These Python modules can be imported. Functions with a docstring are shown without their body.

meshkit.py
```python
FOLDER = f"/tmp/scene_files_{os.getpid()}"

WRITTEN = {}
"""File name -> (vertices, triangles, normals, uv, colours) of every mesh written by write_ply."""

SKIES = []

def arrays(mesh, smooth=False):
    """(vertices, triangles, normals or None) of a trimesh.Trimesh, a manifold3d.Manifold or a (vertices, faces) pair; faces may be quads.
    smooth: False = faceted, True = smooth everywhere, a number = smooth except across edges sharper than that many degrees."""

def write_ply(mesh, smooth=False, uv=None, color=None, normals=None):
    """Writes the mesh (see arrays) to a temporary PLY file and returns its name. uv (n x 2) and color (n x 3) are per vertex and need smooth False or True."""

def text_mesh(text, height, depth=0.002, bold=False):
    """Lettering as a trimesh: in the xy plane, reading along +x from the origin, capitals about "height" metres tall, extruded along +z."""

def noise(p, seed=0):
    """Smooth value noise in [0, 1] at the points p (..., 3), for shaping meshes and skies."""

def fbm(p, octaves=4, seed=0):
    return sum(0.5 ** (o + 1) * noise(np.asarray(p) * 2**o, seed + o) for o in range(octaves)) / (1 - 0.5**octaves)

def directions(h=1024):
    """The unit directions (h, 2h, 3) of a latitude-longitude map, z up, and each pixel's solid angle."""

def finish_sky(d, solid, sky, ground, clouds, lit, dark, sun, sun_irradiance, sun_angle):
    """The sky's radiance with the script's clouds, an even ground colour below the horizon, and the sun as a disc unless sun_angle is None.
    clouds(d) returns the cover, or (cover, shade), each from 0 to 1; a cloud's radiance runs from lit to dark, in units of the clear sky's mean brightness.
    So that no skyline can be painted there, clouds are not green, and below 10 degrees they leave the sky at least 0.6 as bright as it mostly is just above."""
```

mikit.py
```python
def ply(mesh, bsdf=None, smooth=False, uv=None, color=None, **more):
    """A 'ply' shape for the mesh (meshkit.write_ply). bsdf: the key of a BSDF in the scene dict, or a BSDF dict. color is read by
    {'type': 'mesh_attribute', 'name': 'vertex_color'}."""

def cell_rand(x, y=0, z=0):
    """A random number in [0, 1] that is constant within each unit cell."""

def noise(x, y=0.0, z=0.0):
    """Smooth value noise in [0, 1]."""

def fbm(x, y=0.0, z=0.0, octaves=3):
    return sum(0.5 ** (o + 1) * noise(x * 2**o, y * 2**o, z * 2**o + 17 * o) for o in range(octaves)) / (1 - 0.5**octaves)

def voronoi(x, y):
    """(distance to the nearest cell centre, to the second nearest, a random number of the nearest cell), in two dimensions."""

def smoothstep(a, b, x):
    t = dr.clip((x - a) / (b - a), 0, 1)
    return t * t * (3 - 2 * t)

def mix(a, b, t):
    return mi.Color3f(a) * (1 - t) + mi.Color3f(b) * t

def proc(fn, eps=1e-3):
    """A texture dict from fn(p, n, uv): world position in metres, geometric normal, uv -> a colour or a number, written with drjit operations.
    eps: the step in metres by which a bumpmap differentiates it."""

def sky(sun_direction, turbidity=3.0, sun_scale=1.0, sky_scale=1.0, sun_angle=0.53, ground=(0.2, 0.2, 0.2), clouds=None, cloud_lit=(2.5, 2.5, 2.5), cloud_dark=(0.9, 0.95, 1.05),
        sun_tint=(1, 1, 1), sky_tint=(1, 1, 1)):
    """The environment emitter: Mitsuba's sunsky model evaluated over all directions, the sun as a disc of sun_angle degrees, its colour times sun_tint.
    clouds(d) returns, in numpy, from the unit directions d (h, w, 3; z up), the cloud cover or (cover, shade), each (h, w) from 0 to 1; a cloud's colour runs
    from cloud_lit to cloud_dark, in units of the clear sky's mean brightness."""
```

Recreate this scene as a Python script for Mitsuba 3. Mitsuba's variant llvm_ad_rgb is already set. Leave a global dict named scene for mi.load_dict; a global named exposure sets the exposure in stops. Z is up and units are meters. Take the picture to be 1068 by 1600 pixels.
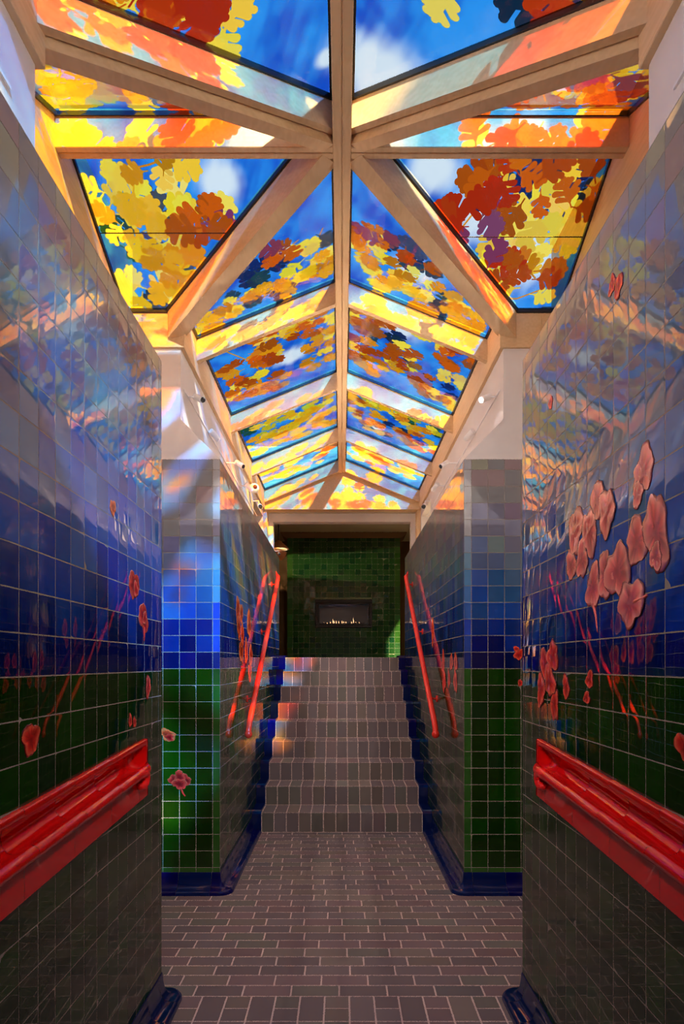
import math, random
import numpy as np, trimesh, manifold3d
import mitsuba as mi, drjit as dr
import mikit, meshkit
from shapely.geometry import Polygon, Point, LineString, box as sbox
from shapely.ops import unary_union
from shapely import affinity

T = mi.ScalarTransform4f
EYE = 1.375
SUN = (0.60, -1.48, 1.0)
scene = {
    'camera': {'type': 'perspective', 'fov_axis': 'x', 'fov': math.degrees(2 * math.atan(534 / 1080)), 'near_clip': 0.05, 'far_clip': 200.0,
               'principal_point_offset_y': -237 / 1600,
               'to_world': T().look_at(origin=[0, 0, EYE], target=[0, 1, EYE], up=[0, 0, 1])},
}
scene['sky'] = mikit.sky(SUN, turbidity=8.0, sun_scale=5.6, sky_scale=1.45, sun_angle=1.6, ground=(0.25, 0.23, 0.2),
                         clouds=lambda d: (.45 + .25 * meshkit.fbm(d * 3.0, 3, 5), 0.3 * meshkit.fbm(d * 4.0, 3, 9)),
                         cloud_lit=(1.9, 1.88, 1.85), cloud_dark=(1.4, 1.42, 1.45))
exposure = 1.82
labels = {}

# ------------------------------------------------------------------ materials
def glossy(tex, alpha=0.03):
    return {'type': 'principled', 'base_color': tex, 'roughness': math.sqrt(alpha), 'specular': 0.5}
VC = {'type': 'mesh_attribute', 'name': 'vertex_color'}
scene['glaze'] = {'type': 'twosided', 'bsdf': glossy(VC, 0.022)}
scene['paver'] = {'type': 'twosided', 'bsdf': glossy(VC, 0.32)}
def rgb(*c): return {'type': 'rgb', 'value': list(c)}
scene['mortar_wall'] = {'type': 'twosided', 'bsdf': {'type': 'diffuse', 'reflectance': rgb(.30, .25, .20)}}
scene['mortar_floor'] = {'type': 'twosided', 'bsdf': {'type': 'diffuse', 'reflectance': rgb(.62, .46, .40)}}
def wood_fn(p, n, uv):
    w = mikit.fbm(p.x * 9, p.y * 9, p.z * 9, 2)
    lines = mikit.noise(p.x * 90 + w * 6, p.y * 5 + w * 4, p.z * 90)
    return mikit.mix((.61, .40, .195), (.70, .48, .26), mikit.smoothstep(.2, .8, lines) * .45 + w * .55)
scene['wood'] = {'type': 'twosided', 'bsdf': glossy(mikit.proc(wood_fn), 0.35)}
def plaster_fn(p, n, uv):
    return mikit.mix((.70, .63, .57), (.76, .70, .64), mikit.fbm(p.x * 6, p.y * 6, p.z * 6, 3))
scene['plaster'] = {'type': 'twosided', 'bsdf': {'type': 'diffuse', 'reflectance': mikit.proc(plaster_fn)}}
scene['beige'] = {'type': 'twosided', 'bsdf': {'type': 'diffuse', 'reflectance': rgb(.62, .54, .38)}}
scene['brown'] = {'type': 'twosided', 'bsdf': {'type': 'diffuse', 'reflectance': rgb(.20, .115, .055)}}
scene['dark'] = {'type': 'twosided', 'bsdf': glossy(rgb(.012, .012, .014), 0.2)}
scene['black_metal'] = {'type': 'twosided', 'bsdf': glossy(rgb(.02, .014, .012), 0.25)}
scene['white_plastic'] = {'type': 'twosided', 'bsdf': glossy(rgb(.75, .73, .70), 0.2)}
scene['red_paint'] = {'type': 'twosided', 'bsdf': glossy(rgb(.80, .03, .012), 0.12)}
scene['dark_red_lens'] = {'type': 'twosided', 'bsdf': glossy(rgb(.14, .015, .012), 0.06)}
scene['copper'] = {'type': 'twosided', 'bsdf': glossy(rgb(.50, .17, .05), 0.25)}
scene['firebox_metal'] = {'type': 'twosided', 'bsdf': glossy(rgb(.10, .09, .10), 0.15)}
scene['coal'] = {'type': 'twosided', 'bsdf': {'type': 'diffuse', 'reflectance': rgb(.05, .04, .04)}}
scene['flame_body'] = {'type': 'twosided', 'bsdf': {'type': 'diffuse', 'reflectance': rgb(.8, .5, .2)}}
scene['pane_clear'] = {'type': 'thindielectric', 'int_ior': 1.5}
scene['leaf_glass'] = {'type': 'thindielectric', 'int_ior': 1.22, 'specular_transmittance': VC}
CLOUDS = [(-.60, 3.46, .15), (-.70, 3.98, .16), (.45, 3.40, .17), (1.0, 3.85, .24), (.70, 3.62, .2), (-.33, 4.02, .10), (.45, 4.12, .17), (-.40, 5.30, .19), (.38, 4.86, .22),
          (.14, 2.90, .28), (.85, 2.9, .25), (-.06, 2.85, .07), (-.5, 6.3, .16), (.3, 7.0, .14), (.7, 1.3, .2), (-.5, .9, .2), (.8, -.4, .12), (-.3, 3.0, .2), (-.9, 4.3, .1)]
def skyglass_fn(p, n, uv):
    s = mikit.fbm(p.x * 5 + p.y * 3, p.y * 5 - p.x * 4, 3.0, 3)
    streak = mikit.fbm(p.x * 26 + p.y * 9, p.y * 5 + p.x * 3, 9.0, 2)
    c = mi.Float(0)
    for x, y, r in CLOUDS:
        c = dr.maximum(c, dr.exp(-(dr.square(p.x - x) + dr.square(p.y - y)) / (.55 * r * r)))
    t = dr.clip(c * 1.05 + (s - .5) * .55 + (streak - .5) * .35 * (c + .25), 0, 1)
    deep = mikit.mix((.008, .085, .62), (.028, .34, .96), mikit.smoothstep(.25, .7, s * .75 + streak * .25))
    return mikit.mix(deep, (.78, .92, 1.0), mikit.smoothstep(.15, .9, t))
scene['sky_glass'] = {'type': 'thindielectric', 'int_ior': 1.22, 'specular_transmittance': mikit.proc(skyglass_fn)}

# one BSDF per tone, so that pieces of a tone share it (tones rounded to a step in gamma space)
TONES = {}
KINDS = {'glaze': (.022, 15), 'paver': (.30, 34), 'glaze_two': (.02, 12), 'red_glaze': (.02, 16), 'leaf_glass': (None, 22)}
def tone(kind, c):
    alpha, n = KINDS[kind]
    q = tuple(int(round(max(x, 0) ** (1 / 2.2) * n)) for x in c)
    if (kind, q) not in TONES:
        v = rgb(*[float((x / n) ** 2.2) for x in q])
        name = f'{kind}_tone_{len(TONES)}'
        TONES[kind, q] = name
        scene[name] = {'type': 'thindielectric', 'int_ior': 1.22, 'specular_transmittance': v} if alpha is None else {'type': 'twosided', 'bsdf': glossy(v, alpha) if alpha > .03 else {'type': 'plastic', 'int_ior': 1.52, 'nonlinear': True, 'diffuse_reflectance': v}}
    return TONES[kind, q]

# ------------------------------------------------------------------ helpers
COUNT = {}
def key(base):
    n = COUNT.get(base, -1) + 1
    COUNT[base] = n
    return base if n == 0 else f'{base}_{n:03d}'
def add(base, mesh, bsdf, smooth=False, color=None, parent=None, label=None, cat=None, group=None, kind=None, **more):
    k = key((parent + '__' if parent else '') + base)
    if color is not None and np.ndim(color) == 1 and bsdf in KINDS:
        bsdf, color = tone(bsdf, color), None
    if color is not None and np.ndim(color) == 1:
        v = mesh[0] if isinstance(mesh, tuple) else mesh.vertices
        color = np.tile(np.asarray(color, float), (len(v), 1))
    scene[k] = mikit.ply(mesh, bsdf, smooth=smooth, color=color, **more)
    note(k, label, cat, group, kind)
    return k
def note(k, label=None, cat=None, group=None, kind=None):
    d = {a: b for a, b in (('label', label), ('category', cat), ('group', group), ('kind', kind)) if b}
    if d: labels[k] = d
def thing(base, label, cat, group=None):
    k = key(base)
    note(k, label, cat, group)
    return k
def cat(ms): return trimesh.util.concatenate(ms)
def box(x0, x1, y0, y1, z0, z1, c=0.0):
    if c <= 0:
        return trimesh.creation.box(bounds=[[x0, y0, z0], [x1, y1, z1]])
    pts = []
    for a, sx in ((x0, 1), (x1, -1)):
        for b, sy in ((y0, 1), (y1, -1)):
            for d, sz in ((z0, 1), (z1, -1)):
                pts += [(a, b + sy * c, d + sz * c), (a + sx * c, b, d + sz * c), (a + sx * c, b + sy * c, d)]
    return trimesh.Trimesh(np.array(pts)).convex_hull
def extrude(poly2d, axis, a, b):
    """polygon extruded along x, y or z. For 'y' the polygon is (x,z); for 'x' (y,z); for 'z' (x,y)."""
    m = trimesh.creation.extrude_polygon(poly2d if hasattr(poly2d, 'exterior') else Polygon(poly2d), b - a, engine='earcut')
    v = m.vertices.copy()
    if axis == 'y': v = np.stack([v[:, 0], v[:, 2] + a, v[:, 1]], 1)
    elif axis == 'x': v = np.stack([v[:, 2] + a, v[:, 0], v[:, 1]], 1)
    else: v = np.stack([v[:, 0], v[:, 1], v[:, 2] + a], 1)
    m = trimesh.Trimesh(v, m.faces, process=False)
    trimesh.repair.fix_normals(m)
    return m
def hull(pts): return trimesh.Trimesh(np.asarray(pts, float)).convex_hull
def cyl(p, q, r, n=20, r2=None):
    p, q = np.asarray(p, float), np.asarray(q, float)
    return tube([p, q], [r, r if r2 is None else r2], n)
def tube(pts, rad, n=16, caps=True):
    p = np.asarray(pts, float)
    r = np.broadcast_to(rad, (len(p),))
    t = np.gradient(p, axis=0); t /= np.linalg.norm(t, axis=1, keepdims=True)
    ref = np.array([0, 0, 1.0]) if abs(t[0, 2]) < .9 else np.array([1.0, 0, 0])
    u = np.cross(t[0], ref); u /= np.linalg.norm(u)
    V = []
    for i in range(len(p)):
        u = u - t[i] * (u @ t[i]); u /= np.linalg.norm(u)
        w = np.cross(t[i], u)
        a = np.arange(n) * 2 * np.pi / n
        V.append(p[i] + r[i] * (np.cos(a)[:, None] * u + np.sin(a)[:, None] * w))
    V = np.vstack(V); F = []
    for i in range(len(p) - 1):
        for j in range(n):
            a, b, c, d = i * n + j, i * n + (j + 1) % n, (i + 1) * n + (j + 1) % n, (i + 1) * n + j
            F += [(a, b, c), (a, c, d)]
    if caps:
        V = np.vstack([V, p[:1], p[-1:]])
        k = len(p) * n
        for j in range(n):
            F += [(k, (j + 1) % n, j), (k + 1, (len(p) - 1) * n + j, (len(p) - 1) * n + (j + 1) % n)]
    return trimesh.Trimesh(V, np.array(F), process=False)
def ball(c, r, s=(1, 1, 1), sub=2):
    m = trimesh.creation.icosphere(sub, r)
    m.vertices = m.vertices * np.array(s) + np.array(c)
    return m

# one glazed tile: front face on the plane through O spanned by U, V (normal N = U x V), slightly cushioned and tilted as hand-set tiles are
GAP = 0.0026
def tile(O, U, V, w, h, rng, n=4, tilt=.0030, cushion=.00022, wob=.00007, deep=.0030, bev=.0005, gap=GAP):
    O, U, V = (np.asarray(a, float) for a in (O, U, V))
    N = np.cross(U, V)
    g = gap / 2
    s = np.linspace(0, 1, n)
    if n > 3: s = np.array([0, .06, .5, .94, 1.]) if n > 4 else np.array([0, .07, .93, 1.])
    a = g + bev + s * (w - 2 * g - 2 * bev)
    b = g + bev + s * (h - 2 * g - 2 * bev)
    A, B = np.meshgrid(a, b, indexing='ij')
    S, R = np.meshgrid(2 * s - 1, 2 * s - 1, indexing='ij')
    tx, ty = rng.normal(0, tilt, 2)
    H = -cushion * (S ** 4 + R ** 4) + tx * S * w / 2 + ty * R * h / 2 + rng.normal(0, wob, S.shape)
    front = O + A[..., None] * U + B[..., None] * V + H[..., None] * N
    ring = [(i, 0) for i in range(n)] + [(n - 1, j) for j in range(1, n)] + [(i, n - 1) for i in range(n - 2, -1, -1)] + [(0, j) for j in range(n - 2, 0, -1)]
    vs = list(front.reshape(-1, 3)); idx = lambda i, j: i * n + j
    f = []
    for i in range(n - 1):
        for j in range(n - 1):
            p, q, r, t = idx(i, j), idx(i + 1, j), idx(i + 1, j + 1), idx(i, j + 1)
            f += [(p, q, r), (p, r, t)]
    e0 = len(vs)
    vs += [front[i, j] for i, j in ring]          # own rim vertices, so that the face stays flat up to its edge
    m0 = len(vs)
    for i, j in ring:
        du = -bev if i == 0 else bev if i == n - 1 else 0
        dv = -bev if j == 0 else bev if j == n - 1 else 0
        vs.append(front[i, j] + du * U + dv * V - deep * N)
    L = len(ring)
    for k in range(L):
        p, q = e0 + k, e0 + (k + 1) % L
        f += [(p, m0 + k, m0 + (k + 1) % L), (p, m0 + (k + 1) % L, q)]
    return np.array(vs), np.array(f)
class Field:
    """Tiles of one surface: the `most` that show largest become parts, the rest one joined part."""
    def __init__(self, parent, bsdf='glaze', base='tile'):
        self.parent, self.bsdf, self.base, self.items = parent, bsdf, base, []
    def put(self, mesh, col, size):
        self.items.append((size, mesh, np.asarray(col, float)))
    def done(self, most=300, least=0.0, rest='tile_field'):
        self.items.sort(key=lambda t: -t[0])
        one = [t for t in self.items[:most] if t[0] >= least]
        for s, m, c in one:
            add(self.base, m, self.bsdf, True, c, self.parent)
        more = self.items[len(one):]
        if more:
            by = {}
            for s, (v, f), c in more: by.setdefault(tone(self.bsdf, c), []).append((v, f))
            k = key(self.parent + '__' + rest)
            note(k, kind='stuff')
            for q, (b, ms) in enumerate(by.items()):
                off = np.cumsum([0] + [len(v) for v, f in ms])
                scene[f'{k}__{q + 1:03d}'] = mikit.ply((np.vstack([v for v, f in ms]), np.vstack([f + o for (v, f), o in zip(ms, off)])), b, smooth=True)
def seen(p):
    """How large a tile at p shows, for choosing which tiles are parts (nearest ones in view first)."""
    x, y, z = p
    if y < .6: return 0.0
    px, py = 534 + 1080 * x / y, 1037 - 1080 * (z - EYE) / y
    if px < -30 or px > 1100 or py < -30 or py > 1630: return 0.0
    return 108.0 / y

# ------------------------------------------------------------------ colours of the glazes
BLUES = [(.006, .010, .15), (.006, .016, .21), (.010, .045, .36), (.022, .11, .46), (.05, .18, .48), (.10, .23, .47), (.17, .27, .45), (.24, .31, .44), (.31, .35, .44), (.37, .38, .43), (.41, .40, .42), (.44, .42, .41), (.46, .43, .41), (.47, .44, .41)]
GREENS = [(.016, .080, .005), (.014, .074, .005), (.012, .066, .005), (.010, .058, .006)]
BASE, EDGE_ROW, P = .115, .03, .1
ZGB = BASE + EDGE_ROW + 12 * P          # the line where green meets blue
TOP = 2.608
ROWS = [(BASE, BASE + EDGE_ROW)] + [(BASE + EDGE_ROW + i * P, BASE + EDGE_ROW + (i + 1) * P) for i in range(24)] + [(ZGB + 12 * P, TOP)]
def glaze_color(row, rng, shift=0.0):
    if row <= 12:
        c = np.array(GREENS[rng.integers(len(GREENS))])
        return c * rng.uniform(.75, 1.15)
    k = (row - 13) * 1.08 + shift + rng.choice([0, 0, 0, 0, -.9, .9])
    k = min(max(k, 0), len(BLUES) - 1)
    i = int(k); a, b = np.array(BLUES[i]), np.array(BLUES[min(i + 1, len(BLUES) - 1)])
    return (a + (b - a) * (k - i)) * rng.uniform(.9, 1.08)

XW = .735
# ------------------------------------------------------------------ floor
rng = np.random.default_rng(11)
add('floor', box(-1.6, 1.6, -3.0, 5.66, -.08, -.0009), 'mortar_floor', kind='structure')
F = Field('floor', 'paver', 'paver')
def paver_color(): return np.array((.165, .118, .112)) * rng.uniform(.82, 1.15) + np.array((.012, 0, 0)) * rng.uniform(-1, 1)
X, Y = (1, 0, 0), (0, 1, 0)
pitch, PL = .0965, .2015
y0 = 2.858
for r in range(29):
    y = y0 + r * pitch
    half = 1.45 if y < 4.1 else .665
    x = -1.6 + (.1 if r % 2 else 0) + .012 * ((r * 7) % 5 - 2)
    while x < half:
        a, b = max(x, -half), min(x + PL, half)
        if b - a > .02:
            F.put(tile((a, y, 0), X, Y, b - a, min(pitch, 5.635 - y), rng, 2, .0012, 0, .00005, .004, .0012, .0052), paver_color(), seen(((a + b) / 2, y, 0)))
        x += PL
for j, yy in enumerate((y0 - .2, y0 - .4, y0 - .6)):
    for i in range(-13, 13):
        x = i * .1008 + .03
        if (i + j) % 2 == 0:
            F.put(tile((x, yy, 0), X, Y, .1008, .2, rng, 2, .0012, 0, .00005, .004, .0012, .0052), paver_color(), seen((x, yy + .1, 0)))
        else:
            for h in (0, .1):
                F.put(tile((x, yy + h, 0), X, Y, .1008, .1, rng, 2, .0012, 0, .00005, .004, .0012, .0052), paver_color(), seen((x, yy + h, 0)))
for yy in np.arange(-2.6, y0 - .61, .2):
    for i in range(-8, 8):
        F.put(tile((i * .1008, yy, 0), X, Y, .1008, .2, rng, 2, .0012, 0, .00005, .004, .0012, .0052), paver_color(), 0)
F.done(300, .1, 'paver_field')

# ------------------------------------------------------------------ stairs
RISE, GO, Y0S, NS = .161, .30, 5.635, 9
ZL = RISE * NS
prof = [(Y0S + .0012, -.02)]
for i in range(NS):
    prof += [(Y0S + .0012 + GO * i, RISE * (i + 1) - .0012), (Y0S + .0012 + GO * (i + 1), RISE * (i + 1) - .0012)]
prof[-1] = (8.75, ZL - .0012)
prof += [(8.75, -.02)]
add('staircase', extrude(prof, 'x', -.725, .725), 'mortar_floor', label='nine steps of dark grey-brown tile rising between the two tiled walls', cat='stairs')
S = Field('staircase', 'paver', 'riser_tile')
S2 = Field('staircase', 'paver', 'tread_tile')
w = 1.31 / 13
for i in range(NS):
    y, z = Y0S + GO * i, RISE * i
    for j in range(13):
        x = -.655 + j * w
        S.put(tile((x, y, z), X, (0, 0, 1), w, RISE, rng, 2, .002, 0, .00005, .004, .0012, .0045), paver_color() * .95, 200 - i)
        if i < NS - 1:
            S2.put(tile((x, y, z + RISE), X, Y, w, GO, rng, 2, .001, 0, .00005, .004, .0015, .0045), paver_color(), 200 - i)
S.done(); S2.done()

# ------------------------------------------------------------------ wall solids and their tiles
LEDGE = [(.974, 2.85), (XW + .0007, TOP), (XW + .0007, 0), (1.25, 0), (1.25, 2.85)]
def mir(poly, s): return [(s * x, z) for x, z in poly]
def slope_cut(y): return .885 + (y - 2.569) * .0522        # bottom line of the near handrail plate
RAIL_H = .212
Y_NEAR0, Y_NEAR1, Y_FAR0, Y_FAR1 = -2.6, 2.82, 4.17, 8.1
for s, side in ((-1, 'left'), (1, 'right')):
    # near wall
    near = extrude(mir([(1.25, TOP), (XW + .0007, TOP), (XW + .0007, 0), (1.25, 0)], s), 'y', Y_NEAR0, Y_NEAR1 - .0007)
    a, b = slope_cut(-2.7), slope_cut(2.562)
    slot = extrude([(-2.7, a + .10), (2.562, b + .10), (2.562, b + .195), (-2.7, a + .195)], 'x', *sorted((s * (XW - .05), s * (XW + .055))))
    near = trimesh.boolean.difference([near, slot], engine='manifold')
    wl = add(f'wall_{side}', near, 'mortar_wall', kind='structure')
    rng = np.random.default_rng(21 + s)
    F = Field(wl)
    U = (0, -s, 0)
    cols = [(Y_NEAR1 - .045, Y_NEAR1, True)] + [(Y_NEAR1 - .045 - P * (i + 1), Y_NEAR1 - .045 - P * i, False) for i in range(54)]
    for c0, c1, edge in cols:
        for r, (z0, z1) in enumerate(ROWS):
            if c0 < Y_NEAR0 or (c1 < .6 and r % 1): continue
            rb0, rb1 = slope_cut(c0), slope_cut(c1)
            col = glaze_color(r, rng)
            parts = [(z0, z1)]
            if c1 < 2.575 or (c0 < 2.57 and edge):
                lo, hi = max(rb0, rb1) + .004, min(rb0, rb1) + RAIL_H - .004
                parts = []
                if z0 < lo: parts.append((z0, min(z1, lo)))
                if z1 > hi: parts.append((max(z0, hi), z1))
            for za, zb in parts:
                if zb - za < .012: continue
                O = (s * XW, c1 if s > 0 else c0, za)
                F.put(tile(O, U, (0, 0, 1), c1 - c0, zb - za, rng, 5 if c1 > 1 else 3), col, seen((s * XW, (c0 + c1) / 2, (za + zb) / 2)) * (1 if zb - za > .05 else .5))
    F.done(300, 10)
    # far wall: tiled lower block with a sloping plaster ledge on top
    fw = add(f'wall_far_{side}', extrude(mir(LEDGE[1:4] + [(1.25, TOP)], s), 'y', Y_FAR0 + .0007, Y_FAR1), 'mortar_wall', kind='structure')
    F = Field(fw)
    def fcol(r): return glaze_color(r, rng)
    # front face: rounded corner column, then full tiles
    xs = [(XW, XW + .045)] + [(XW + .045 + P * i, XW + .045 + P * (i + 1)) for i in range(5)]
    for ci, (x0, x1) in enumerate(xs):
        for r, (z0, z1) in enumerate(ROWS):
            c = fcol(r)
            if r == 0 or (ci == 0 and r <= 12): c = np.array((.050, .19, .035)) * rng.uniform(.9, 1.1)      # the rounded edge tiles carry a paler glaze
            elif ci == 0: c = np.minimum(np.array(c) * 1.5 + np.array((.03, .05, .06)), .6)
            a = s * x0 if s > 0 else -x1
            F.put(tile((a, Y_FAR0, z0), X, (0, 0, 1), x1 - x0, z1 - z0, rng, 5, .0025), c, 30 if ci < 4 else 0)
    ys = [(Y_FAR0 + .0, Y_FAR0 + .045)] + [(Y_FAR0 + .045 + P * i, min(Y_FAR0 + .045 + P * (i + 1), Y_FAR1)) for i in range(39)]
    for ci, (y0_, y1_) in enumerate(ys):
        for r, (z0, z1) in enumerate(ROWS):
            step = math.floor((y1_ - Y0S) / GO) * RISE + RISE if y1_ > Y0S else 0
            if z1 < step - .02: continue
            c = fcol(r)
            O = (s * XW, y1_ if s > 0 else y0_, z0)
            F.put(tile(O, U, (0, 0, 1), y1_ - y0_, z1 - z0, rng, 4, .0022), c, 3)
    F.done(300, 10)
    # upper plaster wall over the ledge, with a window near the gable
    ledge = extrude(mir([(.974, 2.85), (XW, TOP), (1.25, TOP), (1.25, 2.85)], s), 'y', Y_FAR0, Y_FAR1)
    upper = box(*sorted((s * .973, s * 1.25)), Y_FAR0, 8.55, TOP + .001, 3.49)
    upper = trimesh.boolean.union([ledge, upper], engine='manifold')
    upper = trimesh.boolean.difference([upper, box(*sorted((s * .9, s * 1.4)), 7.60, 8.50, 2.55, 3.19)], engine='manifold')
    add(f'wall_upper_{side}', upper, 'plaster', kind='structure')
    add(f'wall_upper_{side}', box(*sorted((s * .95, s * 1.25)), Y_FAR1, 8.55, 0, 2.55), 'plaster', kind='structure')
    wn = 1 if s < 0 else 2
    wk = add(f'window_{wn}', cat([box(*sorted((s * 1.17, s * 1.21)), 7.60, 7.64, 2.5, 3.19), box(*sorted((s * 1.17, s * 1.21)), 8.46, 8.50, 2.5, 3.19), box(*sorted((s * 1.17, s * 1.21)), 7.64, 8.46, 3.15, 3.19), box(*sorted((s * 1.17, s * 1.21)), 7.64, 8.46, 2.5, 2.56)]), 'dark', kind='structure')
    add('pane', box(*sorted((s * 1.188, s * 1.192)), 7.64, 8.46, 2.56, 3.15) if s < 0 else trimesh.Trimesh([[1.19, 7.64, 2.56], [1.19, 8.46, 2.56], [1.19, 8.46, 3.15], [1.19, 7.64, 3.15]], [[0, 1, 2], [0, 2, 3]]), 'dark' if s < 0 else 'pane_clear', parent=wk)
    # near upper plaster wall
    add(f'wall_upper_{side}', extrude(mir([(.974, 3.49), (.974, 2.85), (XW, TOP), (1.25, TOP), (1.25, 3.49)], s), 'y', Y_NEAR0, 2.195), 'plaster', kind='structure')
    # side end of the crossing
    add(f'wall_crossing_{side}', box(*sorted((s * 1.42, s * 1.56)), 2.0, 4.5, 0, 4.0), 'plaster', kind='structure')
    add(f'wall_crossing_{side}', box(*sorted((s * 1.25, s * 1.56)), 4.172, 4.4, 0, 3.275), 'plaster', kind='structure')
    add(f'wall_crossing_{side}', box(*sorted((s * 1.25, s * 1.56)), 1.9, 2.195, 0, 3.5), 'plaster', kind='structure')
    add(f'trim_{1 if s<0 else 2}', box(*sorted((s * 1.305, s * 1.42)), 2.05, 4.31, 3.275, 3.95), 'wood', kind='structure')
add('wall_back', box(-1.25, 1.25, -2.75, -2.6, 0, 4.0), 'plaster', kind='structure')

# ------------------------------------------------------------------ blue skirting along the walls, and the stepped skirting of the stairs
SK = [(0.0, .117), (.004, .112), (.006, .085), (.012, .055), (.024, .034), (.042, .026), (.064, .025), (.074, .021), (.080, .012), (.081, 0.0)]
NAVY = np.array((.006, .012, .15))
def sweep_profile(path, normals, profile):
    n, m = len(path), len(profile)
    V = np.array([[(p[0] + q[0] * d, p[1] + q[1] * d, z) for d, z in profile] for p, q in zip(path, normals)]).reshape(-1, 3)
    f = []
    for i in range(n - 1):
        for j in range(m - 1):
            a, b, c, d = i * m + j, (i + 1) * m + j, (i + 1) * m + j + 1, i * m + j + 1
            f += [(a, b, c), (a, c, d)]
    return V, np.array(f)
def skirting(side_key, s, pieces):
    for path, normals in pieces:
        v, f = sweep_profile(path, normals, SK)
        mid = np.array(normals[len(normals) // 2])
        t = trimesh.Trimesh(v, f, process=False)
        if (t.face_normals * np.array([mid[0], mid[1], .5])).sum() < 0: f = f[:, ::-1]
        add('skirting_tile', (v, f), 'glaze_two', True, NAVY * np.random.default_rng(len(f) + len(scene)).uniform(.8, 1.2), side_key)
scene['glaze_two'] = {'type': 'twosided', 'bsdf': glossy(VC, 0.035)}
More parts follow.
